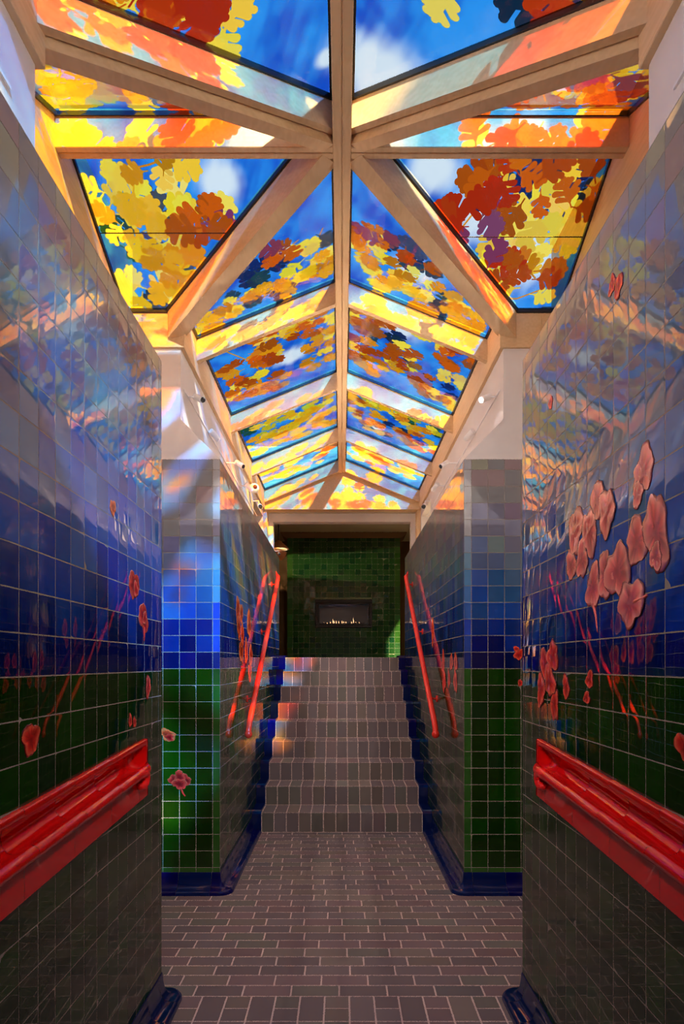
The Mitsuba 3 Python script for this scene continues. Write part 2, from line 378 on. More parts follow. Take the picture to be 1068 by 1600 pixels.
for s, side in ((-1, 'left'), (1, 'right')):
    bk = add(f'baseboard_{side}', box(*sorted((s * (XW - .03), s * (XW + .01))), Y_FAR0, Y0S, 0, .02), 'mortar_floor', kind='structure')
    pc = []
    y = Y_FAR0 + .06
    while y < Y0S - .02:
        e = min(y + .2, Y0S)
        pc.append(([(s * XW, y + .001), (s * XW, e - .001)], [(-s, 0), (-s, 0)])); y = e
    ang = np.linspace(0, 90, 7)
    arc = [(-s * math.sin(math.radians(a)), -math.cos(math.radians(a))) for a in ang]
    c = (s * XW, Y_FAR0)
    pc.append(([(s * (XW + .05), Y_FAR0)] + [c] * 7 + [(s * XW, Y_FAR0 + .059)], [(0, -1)] + arc + [(-s, 0)]))
    x = XW + .051
    while x < 1.24:
        pc.append(([(s * (x + .001), Y_FAR0), (s * (x + .199), Y_FAR0)], [(0, -1), (0, -1)])); x += .2
    skirting(bk, s, pc)
    bn = add(f'baseboard_near_{side}', box(*sorted((s * (XW - .03), s * (XW + .01))), 0, Y_NEAR1, 0, .02), 'mortar_floor', kind='structure')
    pc = []
    y = -.2
    while y < Y_NEAR1 - .07:
        e = min(y + .2, Y_NEAR1 - .06)
        pc.append(([(s * XW, y + .001), (s * XW, e - .001)], [(-s, 0), (-s, 0)])); y = e
    arc = [(-s * math.cos(math.radians(a)), math.sin(math.radians(a))) for a in ang]
    pc.append(([(s * XW, Y_NEAR1 - .059)] + [(s * XW, Y_NEAR1)] * 7 + [(s * (XW + .05), Y_NEAR1)], [(-s, 0)] + arc + [(0, 1)]))
    x = XW + .051
    while x < 1.24:
        pc.append(([(s * (x + .001), Y_NEAR1), (s * (x + .199), Y_NEAR1)], [(0, 1), (0, 1)])); x += .2
    skirting(bn, s, pc)
    # stepped skirting of the stairs
    t = thing('stair_skirting', f'glossy navy blue stepped skirting climbing the {side} side of the stairs', 'skirting', 'stair skirtings')
    rg = np.random.default_rng(5)
    for i in range(NS):
        y, z = Y0S + GO * i, RISE * i
        x0, x1 = sorted((s * (XW - .002), s * .6555))
        pr = [(y - .018, z - .005 if i else 0), (y - .022, z + RISE * .5), (y - .022, z + RISE - .006), (y - .012, z + RISE + .014), (y + .004, z + RISE + .022), (y + .05, z + RISE + .022), (y + GO - .02, z + RISE + .02), (y + GO - .02, z)]
        m = extrude(pr, 'x', x0, x1)
        add('step_block', (m.vertices, m.faces), 'glaze_two', False, NAVY * rg.uniform(.8, 1.2), t)

# ------------------------------------------------------------------ red ceramic handrails of the near walls
RP = [(-.004, 0), (.011, 0), (.014, .003), (.014, .083), (.017, .090), (.030, .0915), (.041, .096), (.048, .104), (.050, .112), (.047, .121), (.040, .127), (.031, .130), (.022, .128), (.014, .121), (.004, .112), (-.010, .107),
      (-.026, .112), (-.037, .126), (-.041, .143), (-.038, .160), (-.028, .176), (-.014, .187), (.002, .191), (.012, .1925), (.015, .195), (.015, .207), (.012, .212), (-.004, .212)]
RED = np.array((.92, .012, .012))
for s, side in ((-1, 'left'), (1, 'right')):
    t = thing('ceramic_handrail', f'red glazed ceramic handrail with a hollow grip, set into the near {side} wall', 'handrail', 'ceramic handrails')
    ends = [-1.4 + i * .297 for i in range(14)]
    ends = [e for e in ends if e < 2.40] + [2.462]
    def section(y, prof): return [(s * (XW - d), y, slope_cut(y) + h) for d, h in prof]
    def strip(sections):
        n, m = len(sections), len(sections[0])
        V = np.array(sections).reshape(-1, 3); f = []
        for i in range(n - 1):
            for j in range(m - 1):
                a, b, c, d = i * m + j, (i + 1) * m + j, (i + 1) * m + j + 1, i * m + j + 1
                f += [(a, b, c), (a, c, d)]
        f = np.array(f)
        return V, f if s < 0 else f[:, ::-1]
    rg = np.random.default_rng(8)
    for a, b in zip(ends[:-1], ends[1:]):
        v, f = strip([section(a + .0008, RP), section(b - .0008, RP)])
        add('rail_segment', (v, f), 'red_glaze', True, RED * rg.uniform(.92, 1.06), t)
    # end piece: hollow closes in a round shell, the roll turns in
    RPa = np.array(RP); flat = RPa.copy(); flat[2:-1, 0] = .0145; flat[-2, 0] = .012
    secs = []
    for k in np.linspace(0, 1, 9):
        y = 2.463 + .106 * k
        q = k * 1.35
        f_ = 1 - math.sqrt(max(0, 1 - min(q, 1) ** 2)) if q < 1 else 1.0
        secs.append(section(y, [tuple(p) for p in RPa * (1 - f_) + flat * f_]))
    last = [(x + s * .018, y, z) for x, y, z in secs[-1]]
    v, f = strip(secs + [last])
    add('rail_end', (v, f), 'red_glaze', True, RED, t, label='closed end of the handrail')
    yy = 2.43
    hook = [(s * (XW - dd), yy + dy, slope_cut(yy + dy) + hh) for dd, dy, hh in ((.031, -.05, .112), (.032, 0, .112), (.032, .022, .110), (.032, .040, .100), (.032, .046, .084), (.031, .040, .068), (.028, .026, .060), (.024, .012, .062))]
    m = tube(hook, [.0185, .0185, .018, .0175, .017, .016, .015, .012], 16)
    add('rail_scroll', cat([m, ball(hook[-1], .0125)]), 'red_paint_glaze', 60, None, t, label='scrolled tip of the grip')
scene['red_glaze'] = {'type': 'twosided', 'bsdf': glossy(VC, 0.07)}
scene['red_paint_glaze'] = {'type': 'twosided', 'bsdf': glossy(rgb(*RED), 0.02)}

# ------------------------------------------------------------------ red tube handrails of the stairs
for s, side in ((-1, 'left'), (1, 'right')):
    t = thing('stair_handrail', f'red metal tube handrail fixed to the {side} wall of the stairs', 'handrail', 'stair handrails')
    xr = s * .667
    ln = lambda y: .945 + (y - 4.98) * .592
    pts = [(xr, 4.93, .872), (xr, 4.935, .90), (xr, 4.955, .926), (xr, 4.99, ln(4.995))] + [(xr, y, ln(y)) for y in np.linspace(5.1, 7.2, 8)]
    pts += [(xr + s * .004, 7.24, ln(7.24) + .004)]
    add('tube', tube(pts, .0205, 18), 'red_paint', 50, None, t)
    add('end_cap', ball((xr, 4.93, .872), .027, (1, 1, 1.1)), 'red_paint', True, None, t)
    add('end_tip', tube([(xr, 7.24, ln(7.24)), (xr + s * .02, 7.30, ln(7.24) + .03), (xr + s * .035, 7.36, ln(7.24) + .075)], [.02, .014, .004], 14), 'red_paint', 50, None, t)
    for y in (5.35, 6.3, 7.2):
        add('bracket', cat([tube([(xr, y, ln(y) - .015), (xr, y, ln(y) - .05), (s * .715, y, ln(y) - .06), (s * .736, y, ln(y) - .06)], .008, 10), cyl((s * .735, y, ln(y) - .06), (s * .727, y, ln(y) - .06), .026, 18)]), 'red_paint', 40, None, t)

# ------------------------------------------------------------------ timber roof
ZR, SL, YC = 3.725, .412, 3.18
HW = .9875
def zr(d): return ZR - SL * (abs(d) - .04)      # underside of the rafters, d metres from a ridge
GH = .155                                      # rafter depth below the glass
rk = thing('ridge_beam', 'long pale timber ridge beam running the length of the glazed roof', 'beam')
for a, b in ((-.042, -.0025), (.0025, .042)):
    add('half_beam', box(a, b, -2.7, 8.53, ZR, ZR + GH + .03, .003), 'wood', parent=rk)
add('spline', box(-.004, .004, -2.7, 8.53, ZR + .006, ZR + GH), 'wood', parent=rk)
rk = thing('cross_beam', 'pale timber ridge beam crossing the roof from wall to wall', 'beam')
for a, b in ((-.038, -.002), (.002, .038)):
    for x0, x1 in ((-1.42, -.0425), (.0425, 1.42)):
        add('half_beam', box(x0, x1, YC + a, YC + b, ZR - .002, ZR + GH + .02, .003), 'wood', parent=rk)
add('spline', cat([box(-1.42, -.0425, YC - .004, YC + .004, ZR + .006, ZR + GH), box(.0425, 1.42, YC - .004, YC + .004, ZR + .006, ZR + GH)]), 'wood', parent=rk)
RAFT = [('nearest the crossing', 4.51), ('second from the crossing', 5.90), ('third from the crossing', 7.27), ('against the gable', 8.45)]
def rafter(s, y, th=.045):
    pts = []
    for d in (.0425, .975):
        for yy in (y, y + th):
            pts += [(s * d, yy, zr(d)), (s * d, yy, zr(d) + GH + .02)]
    return hull(pts)
for s, side in ((-1, 'left'), (1, 'right')):
    for nm, y in RAFT:
        add('rafter', rafter(s, y), 'wood', label=f'pale timber rafter on the {side} roof slope, {nm}', cat='rafter', group='roof rafters')
    for y in (1.805, .43, -.95):
        add('trim_3', rafter(s, y), 'wood', kind='structure')
    for fy, far in ((1, 'far'), (-1, 'near')):
        k = thing('valley_rafter', f'pale timber valley rafter on the {far} {side} side of the roof crossing', 'rafter', 'valley rafters')
        def bar(o0, o1, drop, top, d0=.048, d1=1.0):
            """bar along the valley: o0..o1 metres across the valley line (positive towards the side roof), underside lifted by drop"""
            pts = []
            for d in (d0, d1):
                for o in (o0, o1):
                    x, y = d + o * .7071, d - o * .7071
                    for z in (drop, top):
                        pts.append((s * x, YC + fy * y, ZR - SL * (d - .04) + z))
            return hull(pts)
        add('main_beam', bar(-.012, .058, 0, GH + .05), 'wood', parent=k)
        add('side_beam', bar(-.058, -.020, .035, GH + .03), 'wood', parent=k)
        add('core', bar(-.022, -.010, .06, GH + .03), 'wood', parent=k)
for s, side in ((-1, 'left'), (1, 'right')):
    add('wall_plate', box(*sorted((s * .948, s * 1.20)), 4.152, 8.51, 3.275, 3.513, .003), 'wood', label=f'long timber wall plate along the eaves of the far {side} wall', cat='beam')
    add('wall_plate', box(*sorted((s * .948, s * 1.20)), -2.6, 2.213, 3.275, 3.513, .003), 'wood', label=f'timber wall plate over the near {side} plaster wall', cat='beam')
    add('crossing_plate', box(*sorted((s * 1.2005, s * 1.42)), 4.152, 4.36, 3.275, 3.52), 'wood', label=f'timber eaves plate over the tiled pier end at the {side} of the crossing', cat='beam')
    add('crossing_plate_near', box(*sorted((s * 1.2005, s * 1.42)), 2.0, 2.213, 3.275, 3.52), 'wood', kind='structure')
# gable wall
gz = lambda x: zr(x) + .12
gk = add('wall_gable', extrude([(-1.2, 3.275), (1.2, 3.275), (1.2, gz(1.2)), (0, gz(0)), (-1.2, gz(1.2))], 'y', 8.512, 8.66), 'wood', kind='structure')
add('wall_gable_side', cat([box(-1.25, -.985, 8.552, 8.75, 0, 3.275), box(.985, 1.25, 8.552, 8.75, 0, 3.275)]), 'plaster', kind='structure')
for s in (-1, 1):
    add('trim_5', box(*sorted((s * .93, s * 1.0)), 8.552, 8.75, 1.445, 3.275), 'wood', kind='structure')
dk = add('door_1', cat([box(-.94, .94, 8.751, 8.9, 3.17, 3.30), box(-.94, -.872, 8.751, 8.9, 1.449, 3.17), box(.872, .94, 8.751, 8.9, 1.449, 3.17)]), 'plaster', kind='structure')

# ------------------------------------------------------------------ stained glass
def oak_leaf(r):
    """An oak leaf of length 1 along +y from its stalk: rounded lobes on both sides of a midrib."""
    n = r.choice([3, 4, 4])
    rib = [LineString([(0, 0), (0, .2)]).buffer(.015), affinity.scale(Point(0, .55).buffer(1, 8), .085, .40)]
    for sd in (-1, 1):
        for i in range(n):
            q = (i + .5) / n
            t = .20 + .56 * q + r.uniform(-.03, .03)
            ln = (.17 + .15 * math.sin(math.pi * min(1, .15 + q * .75))) * r.uniform(.88, 1.12)
            an = math.radians(70 - 30 * q + r.uniform(-8, 8))
            tip = (sd * ln * math.sin(an), t + ln * math.cos(an))
            w = (.042 + .16 / n) * r.uniform(.9, 1.1)
            rib.append(unary_union([Point(0, t - .02).buffer(w * .5, 3), Point(tip).buffer(w, 7)]).convex_hull)
    for k in (-1, 1): rib.append(unary_union([Point(0, .80).buffer(.05), Point(k * .085, .90).buffer(.062, 6)]).convex_hull)
    rib.append(unary_union([Point(0, .80).buffer(.06), Point(r.uniform(-.02, .02), .97).buffer(.068, 6)]).convex_hull)
    lf = unary_union(rib).buffer(-.008, 3).buffer(.012, 3)
    if lf.geom_type != 'Polygon': lf = max(lf.geoms, key=lambda g: g.area)
    return Polygon(lf.exterior).simplify(.006)
rl = random.Random(4)
LEAVES = [oak_leaf(rl) for _ in range(7)]
PAL = {
    'yellow': (.93, .72, .05), 'lemon': (.96, .80, .12), 'gold': (.86, .48, .012), 'amber': (.76, .30, .008), 'ochre': (.58, .21, .008), 'orange': (.64, .13, .006), 'red': (.46, .03, .005), 'rust': (.42, .075, .006),
    'brown': (.30, .10, .015), 'plum': (.22, .045, .10), 'violet': (.30, .14, .40), 'navy': (.006, .022, .095), 'teal': (.012, .055, .095), 'slate': (.05, .075, .13), 'green': (.010, .085, .045), 'lime': (.55, .55, .02), 'olive': (.30, .28, .01)}
LAYER = {c: 0 for c in ('navy', 'teal', 'slate', 'green')} | {c: 1 for c in ('lemon', 'yellow', 'lime', 'violet')} | {c: 2 for c in ('gold', 'amber', 'ochre', 'olive')} | {c: 3 for c in ('orange', 'red', 'rust', 'brown', 'plum')}
def zmain(x, y): return ZR + GH - SL * (np.abs(x) - .04)
def zcross(x, y): return ZR + GH - SL * (np.abs(y - YC) - .04)
def flat_mesh(poly, zf):
    ms = []
    for g in getattr(poly, 'geoms', [poly]):
        if g.geom_type != 'Polygon' or g.area < 1e-6: continue
        v, f = trimesh.creation.triangulate_polygon(g, engine='earcut')
        ms.append(trimesh.Trimesh(np.stack([v[:, 0], v[:, 1], zf(v[:, 0], v[:, 1])], 1), f, process=False))
    return cat(ms) if ms else None
def panel(poly, zf, clusters, seed, label=None, seam=None, n_rand=0, pals=None, window=None, size=.17):
    r = random.Random(seed)
    poly = Polygon(poly)
    if label: k = thing('skylight_panel', label, 'stained glass', 'stained glass roof panels')
    else: k = None
    lv = []
    x0, y0, x1, y1 = poly.bounds
    cl = list(clusters)
    def scatter(cx, cy, rx, ry, n, cols, sz):
        if sz == .13: n, sz = int(n * 1.25), .145
        th = r.uniform(0, 6.28)
        for i in range(n):
            a, q = r.uniform(0, 6.28), math.sqrt(r.random())
            px, py = cx + rx * q * math.cos(a), cy + ry * q * math.sin(a)
            col = r.choice(cols)
            rot = math.degrees(a) - 90 + r.gauss(0, 45)
            L = sz * 1.08 * r.uniform(.75, 1.2)
            g = affinity.rotate(affinity.scale(r.choice(LEAVES), L * r.uniform(.9, 1.25), L, origin=(0, 0)), rot, origin=(0, 0))
            g = affinity.translate(g, px - L * .35 * math.cos(math.radians(rot + 90)), py - L * .35 * math.sin(math.radians(rot + 90)))
            lv.append((LAYER[col] + r.uniform(0, .9), g, col))
    for c in cl: scatter(*c[:6], c[6] if len(c) > 6 else size)
    for i in range(n_rand):
        p = (r.uniform(x0, x1), r.uniform(y0, y1))
        scatter(p[0], p[1], .16, .16, r.randint(3, 6), r.choice(pals), size)
    # twigs through the clusters
    twigs = []
    for c in cl[::2]:
        a = r.uniform(0, 3.14)
        q = [(c[0] - c[2] * math.cos(a) * 1.2, c[1] - c[3] * math.sin(a) * 1.2), (c[0] + r.uniform(-.03, .03), c[1] + r.uniform(-.03, .03)), (c[0] + c[2] * math.cos(a + .4), c[1] + c[3] * math.sin(a + .4))]
        twigs.append((2.95, LineString(q).buffer(.0045, 2), 'amber'))
    lv.sort(key=lambda t: -t[0])
    occ = Polygon()
    pieces = []
    for l, g, col in [t for t in lv] + twigs:
        g = g.intersection(poly).difference(occ)
        if g.is_empty or g.area < 1.5e-4: continue
        g = unary_union([h for h in getattr(g, 'geoms', [g]) if h.geom_type == 'Polygon' and h.area > 1.2e-4])
        if g.is_empty: continue
        occ = occ.union(g)
        pieces += [(h.area, h, col) for h in getattr(g, 'geoms', [g]) if h.geom_type == 'Polygon' and h.area > 1.2e-4]
    frame = poly.difference(poly.buffer(-.011, join_style=2))
    fm = []
    m = trimesh.creation.extrude_polygon(frame, .022, engine='earcut')
    v = m.vertices; m.vertices = np.stack([v[:, 0], v[:, 1], zf(v[:, 0], v[:, 1]) - .016 + v[:, 2]], 1)
    pieces.sort(key=lambda t: -t[0])
    bg = poly.difference(occ)
    if k is None:
        k = add(f'window_{window}', m, 'dark', kind='structure')
    else:
        add('frame', m, 'dark', parent=k, label='black glazing edge of the panel')
    if seam is not None:
        sx = [(x0, seam - .0015), (x1, seam - .0015), (x1, seam + .0015), (x0, seam + .0015)] if zf is zcross else [(x0, seam - .0015), (x1, seam - .0015), (x1, seam + .0015), (x0, seam + .0015)]
        sp = Polygon(sx).intersection(poly)
        m = trimesh.creation.extrude_polygon(sp, .003, engine='earcut')
        v = m.vertices; m.vertices = np.stack([v[:, 0], v[:, 1], zf(v[:, 0], v[:, 1]) - .004 + v[:, 2]], 1)
        add('seam', m, 'dark', parent=k)
    add('sky_sheet', flat_mesh(bg, zf), 'sky_glass', parent=k, label='blue and white painted sky between the glass leaves')
    for a, g, col in pieces[:290]:
        m = flat_mesh(g, zf)
        if m is None: continue
        c = np.array(PAL[col]) * np.array([r.uniform(.88, 1.08)] * 3) * np.array([1, r.uniform(.78, 1.12), r.uniform(.6, 1.4)])
        add('glass_leaf' if g.area > 2e-3 or col not in ('amber',) else 'glass_twig', m, 'leaf_glass', False, np.minimum(c, .98), k)

WARM = ['yellow', 'gold', 'amber']; FIRE = ['orange', 'red', 'rust', 'amber']; DARK = ['navy', 'teal', 'slate']
def mirror(poly, s): return [(s * x, y) for x, y in poly]
VO = .078
P1 = [(.0425, YC + .0425 + VO), (.948, YC + .948 + VO), (.948, 4.51), (.0425, 4.51)]
PT = [(.0425 + VO, YC + .038), (1.305, YC + .038), (1.305, 4.152), (.972 + VO, 4.152)]
N1 = [(x, 2 * YC - y) for x, y in P1[:2]] + [(.948, 1.85), (.0425, 1.85)]
NT = [(x, 2 * YC - y) for x, y in PT]
def bay(a, b): return [(.0425, a), (.948, a), (.948, b), (.0425, b)]
panel(mirror(PT, -1), zcross, [(-1.18, 3.50, .16, .12, 9, ['yellow', 'yellow', 'gold']), (-1.08, 3.66, .14, .12, 8, ['gold', 'gold', 'yellow']), (-1.0, 3.76, .12, .12, 6, ['gold', 'amber', 'yellow']), (-1.14, 4.0, .14, .10, 8, ['yellow', 'gold', 'lemon']),
     (-.98, 3.95, .12, .12, 8, ['amber', 'gold', 'yellow']), (-.86, 3.88, .10, .10, 5, ['amber', 'yellow']), (-.72, 3.65, .10, .10, 8, ['rust', 'rust', 'orange', 'plum']), (-.74, 3.58, .14, .14, 4, ['lemon', 'yellow']), (-.98, 3.66, .12, .10, 4, ['slate', 'teal']),
     (-1.14, 3.72, .12, .10, 4, ['green', 'teal']), (-.92, 3.38, .12, .05, 5, ['yellow', 'amber', 'ochre']), (-1.0, 4.02, .15, .08, 4, ['slate', 'teal']), (-.94, 3.78, .10, .06, 3, ['slate', 'amber'])], 101,
      'left triangular stained glass panel beyond the cross beam, mostly golden yellow oak leaves', seam=3.70, size=.16)
panel(PT, zcross, [(.80, 3.44, .13, .10, 8, ['red', 'orange', 'rust']), (.95, 3.50, .12, .12, 8, ['orange', 'rust', 'yellow']), (1.05, 3.42, .18, .10, 7, ['navy', 'navy', 'teal', 'yellow']), (1.20, 3.52, .10, .14, 7, ['orange', 'rust', 'yellow']), (1.0, 3.55, .2, .14, 6, ['lemon', 'yellow', 'navy']),
     (1.06, 3.72, .16, .06, 6, ['lemon', 'yellow']), (.88, 3.72, .10, .06, 4, ['lemon', 'yellow']), (1.18, 3.64, .08, .06, 3, ['amber', 'slate', 'rust']), (.64, 3.66, .08, .10, 7, ['red', 'red', 'plum']), (.84, 3.92, .10, .10, 9, ['red', 'rust', 'plum', 'orange']),
     (.95, 3.85, .14, .10, 6, ['lemon', 'yellow']), (1.05, 3.95, .12, .10, 7, ['rust', 'amber', 'yellow', 'ochre']), (1.0, 4.05, .2, .06, 6, ['yellow', 'red', 'lemon']), (.72, 3.63, .05, .06, 2, ['plum']), (.82, 3.46, .14, .10, 3, ['navy'])], 102,
      'right triangular stained glass panel beyond the cross beam, red leaves over yellow', seam=3.72, size=.165)
panel(mirror(P1, -1), zmain, [(-.33, 3.98, .07, .09, 7, ['rust', 'orange', 'plum', 'red'], .14), (-.30, 4.05, .10, .08, 5, ['yellow', 'lemon'], .14), (-.46, 4.10, .08, .06, 6, ['navy', 'teal', 'navy'], .15), (-.20, 4.17, .10, .07, 6, ['yellow', 'gold', 'lemon'], .14), (-.12, 4.0, .05, .06, 2, ['slate', 'teal'], .14),
     (-.12, 4.28, .07, .06, 5, ['amber', 'ochre', 'yellow'], .14), (-.62, 4.30, .10, .08, 7, ['amber', 'yellow', 'ochre', 'teal'], .14), (-.80, 4.42, .10, .06, 7, ['yellow', 'amber', 'gold'], .14), (-.50, 4.38, .12, .08, 9, ['yellow', 'amber', 'gold', 'teal'], .14), (-.26, 4.38, .14, .08, 8, ['amber', 'yellow', 'gold', 'navy'], .14)], 103,
      'left stained glass triangle between valley rafter and ridge, sky blue above mixed oak leaves')
panel(P1, zmain, [(.13, 3.98, .07, .10, 7, ['rust', 'orange', 'yellow', 'plum'], .13), (.22, 4.00, .05, .06, 3, ['teal', 'navy', 'plum'], .13), (.16, 4.12, .08, .08, 6, ['yellow', 'lemon', 'amber'], .13), (.38, 3.96, .05, .05, 3, ['teal', 'slate', 'rust'], .13), (.44, 4.05, .08, .05, 4, ['teal', 'navy', 'rust'], .13),
     (.28, 4.22, .10, .08, 7, ['amber', 'ochre', 'yellow'], .14), (.45, 4.24, .10, .08, 8, ['yellow', 'lemon', 'slate', 'amber'], .14), (.62, 4.28, .10, .08, 8, ['amber', 'yellow', 'teal', 'ochre'], .14), (.78, 4.40, .10, .06, 8, ['gold', 'amber', 'yellow'], .14), (.20, 4.38, .12, .07, 7, ['amber', 'gold', 'yellow'], .14), (.50, 4.42, .14, .06, 7, ['gold', 'amber', 'navy'], .14)], 104,
      'right stained glass triangle between valley rafter and ridge, blue at the top with scattered leaves')
MIX = [['rust', 'orange', 'yellow'], ['yellow', 'gold', 'rust'], ['navy', 'teal', 'rust'], ['amber', 'rust', 'yellow'], ['rust', 'brown', 'orange', 'plum']]
GRN = [['yellow', 'gold', 'lime'], ['yellow', 'lime', 'green'], ['gold', 'amber', 'yellow'], ['green', 'teal', 'yellow'], ['yellow', 'amber', 'gold']]
AMB = [['gold', 'amber', 'yellow'], ['amber', 'rust', 'gold'], ['navy', 'amber', 'yellow'], ['rust', 'amber', 'plum']]
panel(mirror(bay(4.557, 5.898), -1), zmain, [(-.68, 5.10, .18, .35, 22, ['rust', 'orange', 'yellow', 'amber'], .13), (-.78, 4.78, .12, .16, 8, ['navy', 'teal', 'slate'], .13), (-.30, 4.85, .18, .22, 16, ['rust', 'orange', 'yellow', 'gold'], .13), (-.12, 4.95, .10, .35, 14, ['rust', 'yellow', 'amber'], .13), (-.18, 5.45, .12, .2, 9, ['amber', 'ochre', 'yellow'], .13),
     (-.55, 5.62, .16, .12, 9, ['ochre', 'amber', 'rust'], .13), (-.80, 5.55, .12, .16, 8, ['orange', 'rust', 'yellow'], .13), (-.45, 4.75, .15, .12, 7, ['yellow', 'navy'], .13)], 105, 'second glass bay of the left roof slope, rust and yellow leaves round a white cloud')
panel(bay(4.557, 5.898), zmain, [(.20, 4.85, .12, .22, 15, ['rust', 'brown', 'yellow', 'ochre'], .13), (.14, 5.35, .10, .35, 16, ['rust', 'amber', 'yellow', 'plum'], .13), (.48, 5.25, .14, .16, 14, ['brown', 'rust', 'navy', 'yellow'], .13), (.42, 5.60, .22, .16, 16, ['gold', 'amber', 'ochre', 'violet'], .13), (.66, 4.86, .10, .08, 5, ['yellow', 'lemon'], .14),
     (.84, 4.95, .10, .18, 9, ['rust', 'orange', 'brown'], .13), (.85, 5.30, .08, .08, 5, ['yellow', 'lemon'], .14), (.74, 5.55, .14, .16, 9, ['rust', 'yellow', 'navy'], .13), (.8, 5.72, .12, .10, 6, ['lemon', 'yellow'], .14), (.36, 5.1, .16, .12, 5, ['navy', 'teal'], .13)], 106, 'second glass bay of the right roof slope, white cloud above brown and golden leaves')
panel(mirror(bay(5.948, 7.268), -1), zmain, [(-.2, 6.3, .14, .28, 13, GRN[0], .13), (-.6, 6.6, .26, .22, 20, GRN[0] + ['gold'], .13), (-.75, 6.3, .16, .16, 9, GRN[3], .13), (-.4, 6.9, .3, .2, 14, GRN[2], .13), (-.8, 6.95, .12, .2, 9, GRN[0], .13)], 107, 'third glass bay of the left roof slope, yellow and green leaves with a blue patch', n_rand=4, pals=GRN)
panel(bay(5.948, 7.268), zmain, [(.2, 6.25, .14, .22, 12, GRN[0], .13), (.45, 6.35, .16, .1, 9, GRN[0], .13), (.7, 6.45, .2, .2, 14, GRN[1], .13), (.2, 6.7, .14, .25, 12, ['rust', 'amber', 'gold'], .13), (.5, 6.95, .3, .2, 18, ['rust', 'amber', 'navy', 'gold'], .13), (.8, 6.9, .12, .25, 10, ['gold', 'amber', 'rust'], .13)], 108, 'third glass bay of the right roof slope, lime yellow leaves above amber ones', n_rand=3, pals=GRN)
panel(mirror(bay(7.318, 8.445), -1), zmain, [(-.7, 7.8, .2, .3, 20, AMB[0] + ['navy'], .13), (-.2, 7.7, .15, .3, 14, AMB[1], .13), (-.45, 8.1, .3, .2, 10, AMB[0], .13)], 109, 'last glass bay of the left roof slope by the gable, amber leaves on dark blue', n_rand=4, pals=AMB)
panel(bay(7.318, 8.445), zmain, [(.3, 7.7, .2, .25, 16, AMB[1], .13), (.7, 7.9, .2, .25, 18, AMB[0], .13), (.2, 8.1, .12, .2, 8, AMB[0], .13)], 110, 'last glass bay of the right roof slope by the gable, rust and amber leaves', n_rand=4, pals=AMB)
panel(mirror(N1, -1), zmain, [(-.46, 2.53, .07, .06, 6, ['lemon', 'yellow', 'yellow'], .16), (-.56, 2.46, .08, .06, 6, ['red', 'red', 'yellow'], .16), (-.72, 2.36, .10, .08, 9, ['red', 'orange', 'yellow'], .16), (-.5, 2.36, .12, .08, 6, ['yellow', 'orange', 'red'], .16), (-.82, 2.15, .1, .2, 14, WARM + FIRE, .16), (-.35, 2.2, .2, .12, 6, WARM, .16)], 111,
      'nearest left glass panel overhead, deep blue sky with a red and yellow oak sprig')
panel(N1, zmain, [(.38, 2.42, .05, .05, 4, ['lemon', 'yellow'], .15), (.34, 2.34, .09, .06, 4, ['yellow'], .15), (.72, 2.37, .07, .05, 6, ['navy', 'navy', 'red'], .16), (.80, 2.28, .08, .08, 8, ['red', 'orange', 'yellow', 'navy'], .16), (.7, 2.12, .2, .14, 10, FIRE + ['yellow'], .16)], 112,
      'nearest right glass panel overhead, blue with white cloud near the ridge')
panel(mirror(NT, -1), zcross, [(-1.12, 2.75, .16, .22, 16, WARM + ['lime'], .17), (-.88, 2.85, .14, .14, 12, ['amber', 'gold', 'slate', 'violet'], .17), (-.62, 3.03, .10, .08, 7, ['orange', 'red', 'amber', 'yellow'], .17), (-.78, 2.98, .16, .10, 8, ['orange', 'amber', 'yellow'], .17), (-1.15, 3.0, .14, .10, 8, ['gold', 'lime', 'yellow'], .17), (-1.15, 2.4, .14, .14, 8, WARM, .17)], 113,
      'left glass slope just before the cross beam, warm golden leaves seen at a steep slant')
panel(NT, zcross, [(.70, 2.98, .12, .10, 6, ['orange', 'slate', 'yellow'], .17), (.92, 2.92, .14, .12, 11, ['yellow', 'amber', 'lemon', 'orange'], .17), (1.12, 2.80, .14, .16, 12, ['yellow', 'gold', 'plum', 'red'], .17), (1.15, 3.02, .12, .08, 5, ['orange', 'yellow'], .17), (.86, 3.05, .10, .06, 5, ['red', 'yellow', 'slate'], .17), (1.15, 2.4, .14, .14, 8, WARM, .17)], 114,
      'right glass slope just before the cross beam, yellow and plum leaves with blue gaps')
BLU = [['yellow', 'gold', 'navy'], ['teal', 'navy'], ['orange', 'rust']]
for i, (s, a, b) in enumerate(((-1, .475, 1.805), (1, .475, 1.805), (-1, -.905, .43), (1, -.905, .43)  )):
    panel(mirror(bay(a, b), s), zmain, [], 120 + i, None, n_rand=2, pals=BLU, window=3 + i)

add('ceiling_near', box(-1.2, 1.2, -2.7, -.93, 3.515, 3.56), 'plaster', kind='structure')
add('ceiling_near', extrude([(-.96, 3.50), (.96, 3.50), (.0, ZR + GH)], 'y', -.945, -.91), 'plaster', kind='structure')
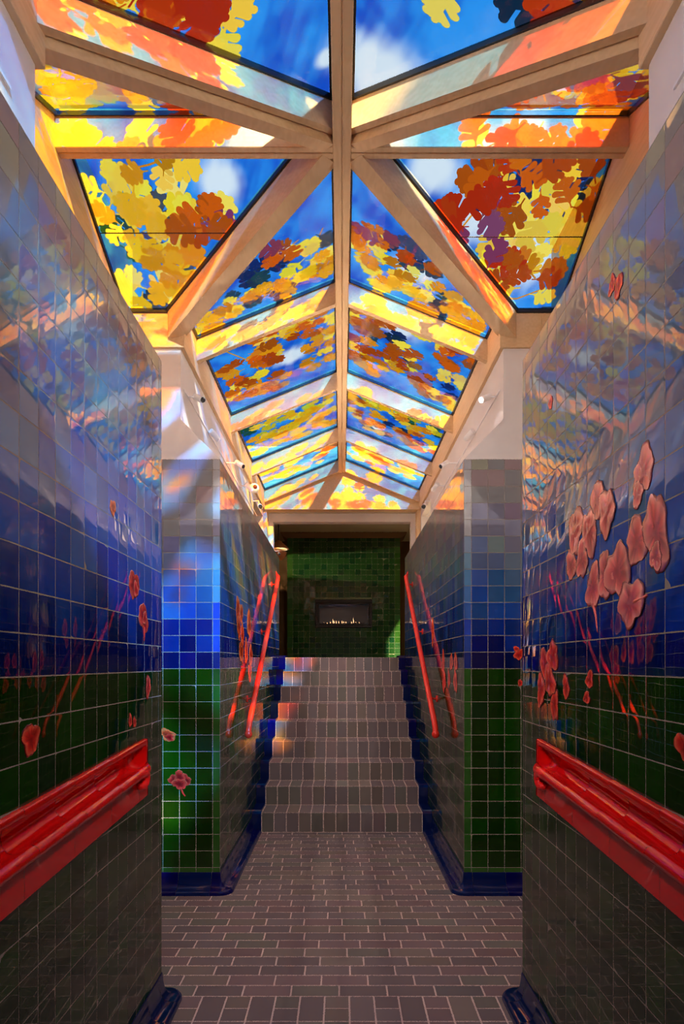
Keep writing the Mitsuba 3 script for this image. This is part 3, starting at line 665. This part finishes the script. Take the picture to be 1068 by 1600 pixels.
# ------------------------------------------------------------------ ceramic poppies on the tiles
def bloom(r, size, lobes, rot, squash=1.0, kind='petal'):
    """relief petal in the uv plane, as (verts(u,v,n), faces, ring index per vertex)"""
    n = 40
    a = np.arange(n) * 2 * np.pi / n
    rad = 1 + .0 * a
    for k, amp in lobes: rad = rad + amp * np.cos(k * a + r.uniform(0, 6.28))
    rad *= 1 + .03 * np.sin(11 * a + r.uniform(0, 6)) + .03 * np.sin(7 * a + r.uniform(0, 6))
    rings = [(1.0, -.0004), (.985, .0010), (.92, .0013), (.88, .0017), (.62, .0015), (.50, .0012), (.30, .0013), (.26, .0016), (.0, .0015)]
    fold = r.uniform(0, 6.28)
    V, R = [], []
    for i, (q, h) in enumerate(rings[:-1]):
        wav = 1 + (.10 * np.sin(3 * a + fold) + .07 * np.sin(5 * a + 2 * fold)) * (1 if 2 < i < 7 else 0)
        u, v = q * rad * wav * np.cos(a), q * rad * wav * np.sin(a) * squash
        c_, s_ = math.cos(rot), math.sin(rot)
        V.append(np.stack([(u * c_ - v * s_) * size, (u * s_ + v * c_) * size, np.full(n, h) + (.0003 * np.sin(4 * a + fold) if 2 < i < 7 else 0)], 1)); R += [i] * n
    V.append(np.array([[0, 0, rings[-1][1]]])); R.append(len(rings) - 1)
    f = []
    for i in range(len(rings) - 2):
        for j in range(n):
            p, q, s_, t_ = i * n + j, i * n + (j + 1) % n, (i + 1) * n + (j + 1) % n, (i + 1) * n + j
            f += [(p, q, s_), (p, s_, t_)]
    k = (len(rings) - 2) * n
    for j in range(n): f.append((k + j, k + (j + 1) % n, len(R) - 1))
    return np.vstack(V), np.array(f), np.array(R)
REDS = {'red': ((.10, .005, .006), (.66, .030, .018), (.42, .010, .010), (.72, .12, .06)), 'salmon': ((.07, .012, .02), (.66, .12, .085), (.46, .055, .05), (.74, .25, .17)), 'orange': ((.55, .12, .03), (.62, .06, .015), (.35, .02, .008), (.70, .16, .05)), 'rim': ((.62, .07, .035), (.50, .015, .012), (.22, .006, .006), (.55, .04, .02))}
scene['petal_glaze'] = {'type': 'twosided', 'bsdf': glossy(VC, 0.006)}
class Frame:
    def __init__(self, O, U, V): self.O, self.U, self.V = map(lambda a: np.asarray(a, float), (O, U, V)); self.N = np.cross(self.U, self.V)
    def at(self, p): return self.O + p[:, :1] * self.U + p[:, 1:2] * self.V + p[:, 2:3] * self.N
def petals(parent, fr, spec, seed):
    """spec: (u, v, size, squash, rotation degrees, palette)"""
    r = random.Random(seed)
    for i, (u, v, size, sq, rot, pal) in enumerate(spec):
        if fr is not PF: sq *= 1.6
        V, f, R = bloom(r, size, [(2, .10), (3, .11), (5, .07)], math.radians(rot), sq)
        V = V + np.array([u, v, .0007 * (i % 4) + .0003])
        o, a, b, c = (np.array(x) for x in REDS[pal])
        table = np.array([o, o, o * .5 + a * .5, c, a, a * .5 + b * .5, b, b, b * .7])
        th = np.arctan2(V[:, 1] - v, V[:, 0] - u) + r.uniform(0, 6)
        veins = 1 + (.22 * np.sin(3 * th + 1.6 * np.sin(2 * th)) + .16 * np.sin(8 * th + 2.5 * np.sin(3 * th))) * (R >= 3) * (R < 7)
        add('petal', (fr.at(V), f), 'petal_glaze', True, np.clip(table[R] * veins[:, None], 0, .9), parent)
def stem(parent, fr, pts, rad, pal='red'):
    P_ = fr.at(np.array([(u, v, .000) for u, v in pts]))
    m = tube(P_, rad, 8)
    add('stem', (m.vertices, m.faces), 'petal_glaze', True, np.array(REDS[pal][1]), parent)
RW = Frame((XW, 0, 0), (0, -1, 0), (0, 0, 1))     # u = -y
LW = Frame((-XW, 0, 0), (0, 1, 0), (0, 0, 1))     # u = y
PF = Frame((0, Y_FAR0, 0), (1, 0, 0), (0, 0, 1))  # u = x
def R_(lst): return [(-y, z, s, q, rot, p) for y, z, s, q, rot, p in lst]
t = thing('poppy_petal', 'single salmon poppy petal drifting highest and nearest on the right wall', 'poppy', 'ceramic poppies')
petals(t, RW, R_([(1.685, 1.845, .062, .55, 68, 'salmon'), (1.715, 1.795, .030, .7, 20, 'salmon')]), 1)
t = thing('poppy_pair', 'two wide salmon poppies side by side, right of the largest cluster on the right wall', 'poppy', 'ceramic poppies')
petals(t, RW, R_([(1.722, 1.680, .058, .72, 100, 'salmon'), (1.615, 1.682, .062, .95, 10, 'salmon'), (1.615, 1.625, .034, .6, 70, 'salmon')]), 2)
t = thing('poppy_cluster', 'large upper cluster of salmon poppies on the right wall', 'poppy', 'ceramic poppies')
petals(t, RW, R_([(2.175, 1.795, .070, .62, 95, 'salmon'), (2.05, 1.765, .068, .60, 85, 'salmon'), (1.985, 1.845, .058, .55, 70, 'salmon'), (1.915, 1.795, .062, .62, 100, 'salmon'), (2.215, 1.690, .050, .6, 100, 'salmon'), (2.115, 1.695, .056, .62, 75, 'salmon')]), 3)
t = thing('poppy_cluster', 'lower cluster of four salmon poppies with a trailing stem on the right wall', 'poppy', 'ceramic poppies')
petals(t, RW, R_([(2.02, 1.600, .066, .55, 95, 'salmon'), (1.925, 1.62, .066, .55, 80, 'salmon'), (1.84, 1.62, .072, .75, 60, 'salmon'), (1.755, 1.53, .064, .72, 110, 'salmon')]), 4)
stem(t, RW, [(-2.02, 1.55), (-2.0, 1.51), (-1.99, 1.465)], [.006, .004, .0015], 'salmon')
stem(t, RW, [(-1.735, 1.53), (-1.69, 1.535), (-1.665, 1.54)], [.006, .005, .004], 'salmon')
t = thing('poppy_cluster', 'deep red poppies across the green and blue line, far end of the right wall', 'poppy', 'ceramic poppies')
petals(t, RW, R_([(2.50, 1.375, .058, .7, 95, 'red'), (2.41, 1.40, .060, .6, 80, 'red'), (2.44, 1.315, .055, .75, 60, 'red'), (2.545, 1.28, .060, .55, 95, 'red'), (2.39, 1.235, .058, .5, 100, 'red')]), 5)
t = thing('poppy_petal', 'slim red petal just right of the deep red poppy cluster', 'poppy', 'ceramic poppies')
petals(t, RW, R_([(2.268, 1.298, .042, .5, 90, 'red')]), 6)
t = thing('poppy_petal', 'two small red petals one above the other on the green tiles of the right wall', 'poppy', 'ceramic poppies')
petals(t, RW, R_([(2.051, 1.328, .030, .6, 90, 'red'), (2.073, 1.273, .022, .7, 90, 'red')]), 7)
t = thing('poppy_petal', 'two tiny red petals high on the pale tiles of the right wall', 'poppy', 'ceramic poppies')
petals(t, RW, R_([(1.880, 2.405, .026, .6, 90, 'red'), (1.835, 2.378, .030, .6, 85, 'red')]), 8)
t = thing('poppy_petal', 'tiny red petal near the far edge of the right wall, above head height', 'poppy', 'ceramic poppies')
petals(t, RW, R_([(2.435, 2.293, .024, .6, 90, 'red')]), 9)
t = thing('poppy_petal', 'red petal cut by the right edge of the photo, above the right ceramic handrail', 'poppy', 'ceramic poppies')
petals(t, RW, R_([(1.482, 1.198, .030, .9, 90, 'red')]), 10)
t = thing('poppy_petal', 'large upright red petal above the left ceramic handrail', 'poppy', 'ceramic poppies')
petals(t, LW, [(1.633, 1.197, .042, .62, 90, 'red')], 11)
t = thing('poppy', 'small red poppy on deep blue tiles of the left wall, above another', 'poppy', 'ceramic poppies')
petals(t, LW, [(2.442, 1.655, .050, .7, 90, 'rim'), (2.46, 1.64, .028, .7, 80, 'red')], 12)
t = thing('poppy', 'small red poppy with a short tail, lowest on blue tiles of the left wall', 'poppy', 'ceramic poppies')
petals(t, LW, [(2.561, 1.545, .046, .85, 40, 'rim'), (2.57, 1.545, .026, .7, 80, 'red')], 13)
stem(t, LW, [(2.565, 1.51), (2.568, 1.48), (2.57, 1.46)], [.006, .004, .002])
t = thing('poppy_petal', 'slim red petal on the top green row at the far edge of the left wall', 'poppy', 'ceramic poppies')
petals(t, LW, [(2.62, 1.288, .042, .5, 90, 'red')], 14)
t = thing('poppy_petal', 'two tiny red petals on green tiles just above the left handrail end', 'poppy', 'ceramic poppies')
petals(t, LW, [(2.398, 1.178, .022, .6, 90, 'red'), (2.445, 1.168, .020, .6, 90, 'red')], 15)
t = thing('poppy_petal', 'tiny orange petal alone on the bright blue tiles of the left wall', 'poppy', 'ceramic poppies')
petals(t, LW, [(2.217, 1.876, .026, .65, 90, 'orange')], 16)
t = thing('poppy', 'red poppy with a short stem on the green front of the left pier', 'poppy', 'ceramic poppies')
petals(t, PF, [(-1.012, .672, .036, .95, 40, 'rim'), (-.945, .672, .036, .95, 120, 'rim'), (-.978, .690, .040, .8, 90, 'rim'), (-.978, .650, .042, .8, 0, 'rim')], 17)
stem(t, PF, [(-.972, .625), (-.96, .595), (-.945, .575)], [.007, .006, .004])
t = thing('poppy_petal', 'orange petal with a pale rim on the left pier, half hidden by the near wall', 'poppy', 'ceramic poppies')
petals(t, PF, [(-1.05, .945, .050, .7, -25, 'orange'), (-1.04, .93, .030, .6, -25, 'rim')], 18)
t = thing('poppy_petal', 'red petal on the navy tiles of the right pier, half behind the near wall', 'poppy', 'ceramic poppies')
petals(t, PF, [(1.065, 1.43, .036, .75, 30, 'red'), (1.05, 1.465, .016, 1.2, 30, 'red')], 19)
t = thing('poppy_petal', 'small red petal on the green tiles of the right pier, at the near wall edge', 'poppy', 'ceramic poppies')
petals(t, PF, [(1.075, 1.259, .020, .9, 80, 'red')], 20)
t = thing('poppy_cluster', 'orange red poppies on the left stair wall, in front of the tube handrail', 'poppy', 'ceramic poppies')
petals(t, LW, [(4.88, 1.76, .09, .6, 90, 'orange'), (5.05, 1.74, .08, .55, 90, 'orange'), (4.92, 1.64, .085, .6, 80, 'orange'), (5.45, 1.69, .12, .5, 90, 'orange'), (5.1, 1.58, .09, .6, 100, 'orange'), (5.05, 1.47, .10, .6, 90, 'orange'), (5.3, 1.47, .09, .6, 90, 'orange'), (5.55, 1.44, .10, .6, 90, 'orange'), (5.52, 1.31, .09, .6, 90, 'orange')], 21)
t = thing('poppy_cluster', 'red poppies on the right stair wall, in front of the tube handrail', 'poppy', 'ceramic poppies')
petals(t, RW, R_([(5.02, 1.385, .08, .62, 90, 'red'), (4.64, 1.385, .06, .7, 90, 'red'), (4.46, 1.385, .06, .7, 90, 'red'), (4.96, 1.25, .08, .6, 90, 'red'), (4.75, 1.27, .06, .6, 70, 'red'), (4.48, 1.26, .075, .6, 90, 'red')]), 22)
t = thing('poppy', 'single orange red poppy further along the right stair wall', 'poppy', 'ceramic poppies')
petals(t, RW, R_([(5.6, 1.65, .08, .6, 90, 'orange'), (5.6, 1.56, .05, .5, 90, 'orange')]), 23)

LAMP = (.36, .30, .26)
UPLAMP = (.50, .42, .35)
def beams(e, s, y, i, nm, k=1.0):
    """the two beams of a wall lamp: one down towards the floor, one up into the roof timbers"""
    scene[f'beam_down_{nm}'] = {'type': 'spot', 'to_world': T().look_at(origin=list(e), target=[-s * .25, y + (.1, 1.0, .3, 1.0)[i % 4], .5], up=[0, 1, 0]), 'intensity': rgb(*[k * q for q in LAMP]), 'cutoff_angle': 80, 'beam_width': 25}
    scene[f'beam_up_{nm}'] = {'type': 'spot', 'to_world': T().look_at(origin=list(e), target=[e[0] - s * .8, y + (-.3, .3)[i % 2], e[2] + .7], up=[0, 1, 0]), 'intensity': rgb(*UPLAMP), 'cutoff_angle': 58, 'beam_width': 25}
# ------------------------------------------------------------------ spot lights on a thin track, and cameras
for s, side in ((-1, 'left'), (1, 'right')):
    add('light_track', box(*sorted((s * .9735, s * .966)), 4.25, 7.9, 3.052, 3.062), 'white_plastic', label=f'thin white lighting track along the upper {side} plaster wall', cat='track')
    add('light_track', box(*sorted((s * .9735, s * .966)), -2.0, 2.02, 3.052, 3.062), 'white_plastic', label=f'thin white lighting track along the near {side} plaster wall under the wall plate', cat='track')
    for i, y in enumerate((1.45, .3, -.9)):
        a = np.array((s * (.86, .925, .89)[i], y, 3.045)); d = np.array((-s * .6, -.5, -.45)); d /= np.linalg.norm(d)
        e = a + d * .055
        beams(e, s, y, i, f'near_{side}_{i}', 1.3)
        scene[f'beam_forward_{side}_{i}'] = {'type': 'spot', 'to_world': T().look_at(origin=list(e), target=[s * .1, 4.6, 1.7], up=[0, 0, 1]), 'intensity': rgb(2.0, 1.8, 1.6), 'cutoff_angle': 42, 'beam_width': 22}
        t = thing('spot_light', f'white cylinder spotlight on the near {side} plaster wall, {("first", "second", "third")[i]} before the roof crossing', 'spotlight', 'wall spotlights')
        add('body', cyl(a - d * .045, a + d * .045, .021, 20), 'white_plastic', 40, None, t)
        add('arm', cyl(a - d * .02, (s * .968, y, 3.057), .006, 10), 'white_plastic', 40, None, t)
    for i, y in enumerate((4.36, 5.06, 5.80, 6.55)):
        nm = ('first', 'second', 'third', 'fourth')[i]
        t = thing('spot_light', f'small white cylinder spotlight, {nm} from the crossing on the upper {side} wall', 'spotlight', 'wall spotlights')
        a = np.array((s * (.90, .93, .855, .88)[i], y - .01, 3.045)); d = np.array((-s * (.62, .45, .55, .38)[i], (-.55, .7, -.35, .6)[i], -.42)); d /= np.linalg.norm(d)
        e = a + d * .055
        beams(e, s, y, i, f'{side}_{i}', 1.25)
        add('body', cyl(a - d * .045, a + d * .045, .021, 20), 'white_plastic', 40, None, t)
        add('lens', cyl(a + d * .045, a + d * .047, .017, 20), 'dark' if not (s > 0 and i == 0) else 'lamp_face', False, None, t, label='dark lens' if not (s > 0 and i == 0) else 'lit lens')
        add('arm', cyl(a - d * .02, (s * .968, y - .01, 3.057), .006, 10), 'white_plastic', 40, None, t)
scene['lamp_face'] = {'type': 'diffuse', 'reflectance': rgb(.9, .9, .85)}
k = [q for q in scene if q.endswith('__lens') or '__lens_' in q]
for q in k:
    if labels.get(q, {}).get('label') == 'lit lens': scene[q]['emitter'] = {'type': 'area', 'radiance': rgb(3, 2.7, 2.2)}
t = thing('dome_camera', 'round white ball camera with a dark red lens on the upper left wall', 'camera')
c = np.array((-.915, 7.21, 3.205))
add('ball', ball(c, .052, sub=3), 'white_plastic', True, None, t)
add('lens', ball(c + np.array((.012, -.036, .002)), .024), 'dark_red_lens', True, None, t, label='dark red glass lens')
add('mount', cyl(c + np.array((-.02, .02, 0)), (-.974, 7.24, 3.20), .02, 16), 'white_plastic', 40, None, t)
def bullet(base, x, y, z, s, label, sc=1.0):
    t = thing(base, label, 'camera', 'bullet cameras')
    a = np.array((x, y, z))
    add('housing', cyl(a, a + np.array((-s * .02, -.09, -.03)) * sc, .026 * sc, 18), 'white_plastic', 40, None, t)
    e = a + np.array((-s * .02, -.09, -.03)) * sc
    add('lens', cyl(e, e + np.array((-s * .0004, -.003, -.001)), .023 * sc, 18), 'dark', False, None, t, label='black lens face')
    add('arm', tube([a + np.array((0, -.02, .01)), a + np.array((s * .01, -.01, .05)) * sc, (s * .974, y + .02, z + .055 * sc)], .008 * sc, 10), 'white_plastic', 40, None, t)
bullet('bullet_camera', -.90, 7.55, 3.10, -1, 'white bullet camera below the ball camera on the upper left wall')
bullet('bullet_camera', .90, 7.55, 3.10, 1, 'white bullet camera by the bright window on the upper right wall')
bullet('bullet_camera', -.735, 8.05, 2.66, -1, 'tiny camera on the far top corner of the left stair wall', .5)

# ------------------------------------------------------------------ room beyond: floor, walls, ceiling, tiled chimney breast with a gas fire
add('floor_landing', box(-2.4, 1.9, 8.75, 13.4, 1.30, ZL), 'brown', kind='structure')
add('ceiling', box(-2.4, 1.9, 8.66, 13.4, 3.71, 3.85), 'beige', kind='structure')
add('wall_room_back', box(-2.4, 1.9, 13.2, 13.4, ZL, 3.71), 'brown', kind='structure')
add('wall_room_left', box(-2.4, -2.2, 8.75, 13.2, ZL, 3.71), 'brown', kind='structure')
add('wall_room_right', cat([box(1.7, 1.9, 8.75, 9.67, ZL, 3.71), box(1.7, 1.9, 11.3, 13.2, ZL, 3.71), box(1.7, 1.9, 9.67, 11.3, ZL, 2.2), box(1.7, 1.9, 9.67, 11.3, 3.58, 3.71)]), 'beige', kind='structure')
add('wall_room_front', cat([box(-2.4, -1.25, 8.6, 8.75, ZL, 3.85), box(1.25, 1.9, 8.6, 8.75, ZL, 3.85), box(-1.25, 1.25, 8.662, 8.75, 3.275, 4.1)]), 'beige', kind='structure')
wk = add('window_9', cat([box(1.78, 1.82, 9.67, 9.70, 2.2, 3.58), box(1.78, 1.82, 11.26, 11.3, 2.2, 3.58), box(1.78, 1.82, 9.70, 11.26, 2.2, 2.24), box(1.78, 1.82, 9.70, 11.26, 3.54, 3.58)]), 'dark', kind='structure')
add('pane', trimesh.Trimesh([[1.8, 9.7, 2.24], [1.8, 11.26, 2.24], [1.8, 11.26, 3.54], [1.8, 9.7, 3.54]], [[0, 1, 2], [0, 2, 3]]), 'pane_clear', parent=wk)
YB, XB0, XB1, ZB1 = 12.36, -.98, 1.04, 3.66
FX0, FX1, FZ0, FZ1 = -.474, .537, 2.02, 2.525
ck = thing('chimney_breast', 'chimney breast covered in dark green glazed tiles at the top of the stairs', 'chimney breast')
body = box(XB0 + .004, XB1 - .004, YB + .0022, 13.19, ZL + .001, ZB1)
body = trimesh.boolean.difference([body, box(FX0 + .05, FX1 - .05, YB - .1, YB + .42, FZ0 + .05, FZ1 - .05)], engine='manifold')
add('core', body, 'mortar_green', parent=ck)
scene['mortar_green'] = {'type': 'twosided', 'bsdf': {'type': 'diffuse', 'reflectance': rgb(.22, .26, .14)}}
F = Field(ck)
rng = np.random.default_rng(77)
nx, nz = 20, 22
for i in range(nx):
    for j in range(nz):
        x0, z0 = XB0 + i * (XB1 - XB0) / nx, ZL + j * (ZB1 - ZL) / nz
        x1, z1 = x0 + (XB1 - XB0) / nx, z0 + (ZB1 - ZL) / nz
        if x0 > FX0 - .06 and x1 < FX1 + .06 and z0 > FZ0 - .06 and z1 < FZ1 + .06: continue
        edge = i in (0, nx - 1)
        c = np.array((.022, .125, .032)) * rng.uniform(.7, 1.25) if not edge else np.array((.05, .20, .04)) * rng.uniform(.9, 1.1)
        F.put(tile((x0, YB, z0), X, (0, 0, 1), x1 - x0, z1 - z0, rng, 4, .014, .0004), c, 10 - abs(j - 10) * .1 - abs(i - 10) * .05 + (1 if edge else 0))
for s_, xx in ((-1, XB0), (1, XB1)):
    for j in range(nz):
        for q in range(8):
            z0 = ZL + j * (ZB1 - ZL) / nz
            O = (xx, YB + q * .1 if s_ > 0 else YB + (q + 1) * .1, z0)
            F.put(tile(O, (0, s_, 0), (0, 0, 1), .1, (ZB1 - ZL) / nz, rng, 2), np.array((.03, .12, .03)), 0)
F.done(300, 1)
add('cornice', hull([(XB0 - .02, YB - .02, 3.62), (XB1 + .02, YB - .02, 3.62), (XB0 - .11, YB - .11, 3.69), (XB1 + .11, YB - .11, 3.69), (XB0 - .11, YB - .11, 3.708), (XB1 + .11, YB - .11, 3.708), (XB0 - .02, 13.1, 3.62), (XB1 + .02, 13.1, 3.62), (XB0 - .11, 13.1, 3.708), (XB1 + .11, 13.1, 3.708)]), 'brown', parent=ck, label='dark brown timber cornice')
fk = thing('gas_fireplace', 'wide black framed gas fire with low flames set in the green tiles', 'fireplace')
b = .045
def bar3(x0, x1, z0, z1, d0=.03): return box(x0, x1, YB - d0, YB + .05, z0, z1, .006)
add('frame', cat([bar3(FX0, FX1, FZ1 - b - .02, FZ1), bar3(FX0, FX1, FZ0, FZ0 + b), bar3(FX0, FX0 + b, FZ0 + b, FZ1 - b - .02), bar3(FX1 - b, FX1, FZ0 + b, FZ1 - b - .02)]), 'black_metal', parent=fk)
i0, i1, k0, k1 = FX0 + b, FX1 - b, FZ0 + b, FZ1 - b - .02
add('inner_frame', cat([box(i0, i1, YB - .01, YB + .03, k1 - .02, k1), box(i0, i1, YB - .01, YB + .03, k0, k0 + .02), box(i0, i0 + .02, YB - .01, YB + .03, k0 + .02, k1 - .02), box(i1 - .02, i1, YB - .01, YB + .03, k0 + .02, k1 - .02)]), 'black_metal', parent=fk)
add('firebox', cat([box(FX0 + .055, FX1 - .055, YB + .38, YB + .41, FZ0 + .055, FZ1 - .055), box(FX0 + .052, FX0 + .06, YB + .05, YB + .4, FZ0 + .055, FZ1 - .055), box(FX1 - .06, FX1 - .052, YB + .05, YB + .4, FZ0 + .055, FZ1 - .055), box(FX0 + .055, FX1 - .055, YB + .05, YB + .4, FZ0 + .052, FZ0 + .06), box(FX0 + .055, FX1 - .055, YB + .05, YB + .4, FZ1 - .075, FZ1 - .06)]), 'firebox_metal', parent=fk)
add('glass', trimesh.Trimesh([[i0, YB + .02, k0], [i1, YB + .02, k0], [i1, YB + .02, k1], [i0, YB + .02, k1]], [[0, 1, 2], [0, 2, 3]]), 'pane_clear', parent=fk)
rg = random.Random(9)
for q in range(22):
    x = i0 + .05 + (i1 - i0 - .1) * q / 21
    m = ball((x, YB + .16 + rg.uniform(-.05, .05), FZ0 + .075), rg.uniform(.018, .03), (1.2, 1, .8), 1)
    add('coal', m, 'coal', 40, None, fk)
for x, h in ((-.27, .02), (-.21, .035), (-.165, .085), (-.145, .06), (-.105, .05), (-.06, .045), (.0, .05), (.03, .045), (.07, .04), (.17, .04), (.205, .11), (.25, .035), (.31, .03), (-.33, .025)):
    z0 = FZ0 + .082
    y = YB + .15 + rg.uniform(-.03, .03)
    m = tube([(x, y, z0), (x + .004, y, z0 + h * .35), (x - .003, y, z0 + h * .7), (x + .004, y, z0 + h)], [.008, .011, .006, .0012], 8)
    kk = add('flame', m, 'flame_body', 50, None, fk)
    scene[kk]['emitter'] = {'type': 'area', 'radiance': rgb(.35, .19, .10)}
t = thing('copper_lantern', 'copper brown hanging lantern in the room beyond, left of the chimney breast', 'lantern')
cx, cy, cz = -1.0, 10.9, 3.16
add('shade', trimesh.creation.revolve(np.array([(.0, .16), (.03, .155), (.06, .12), (.14, .06), (.17, .02), (.165, .02), (.13, .055), (.05, .11), (0, .14)]), sections=24).apply_translation((cx, cy, cz)), 'copper', 40, None, t)
scene['lantern_uplight'] = {'type': 'spot', 'to_world': T().look_at(origin=[cx, cy, cz + .2], target=[cx, cy - .01, 4], up=[0, 1, 0]), 'intensity': rgb(16, 13.5, 9.2), 'cutoff_angle': 88, 'beam_width': 70}
scene['lantern_bulb'] = {'type': 'point', 'position': [cx, cy, cz + .0], 'intensity': rgb(1.3, 1.05, .7)}
add('lower_bowl', trimesh.creation.revolve(np.array([(.0, -.16), (.06, -.15), (.11, -.10), (.13, -.03), (.12, -.02), (.10, -.09), (.05, -.135), (0, -.145)]), sections=24).apply_translation((cx, cy, cz)), 'copper', 40, None, t)
add('rod', cyl((cx, cy, cz + .14), (cx, cy, 3.712), .009, 10), 'black_metal', 40, None, t)
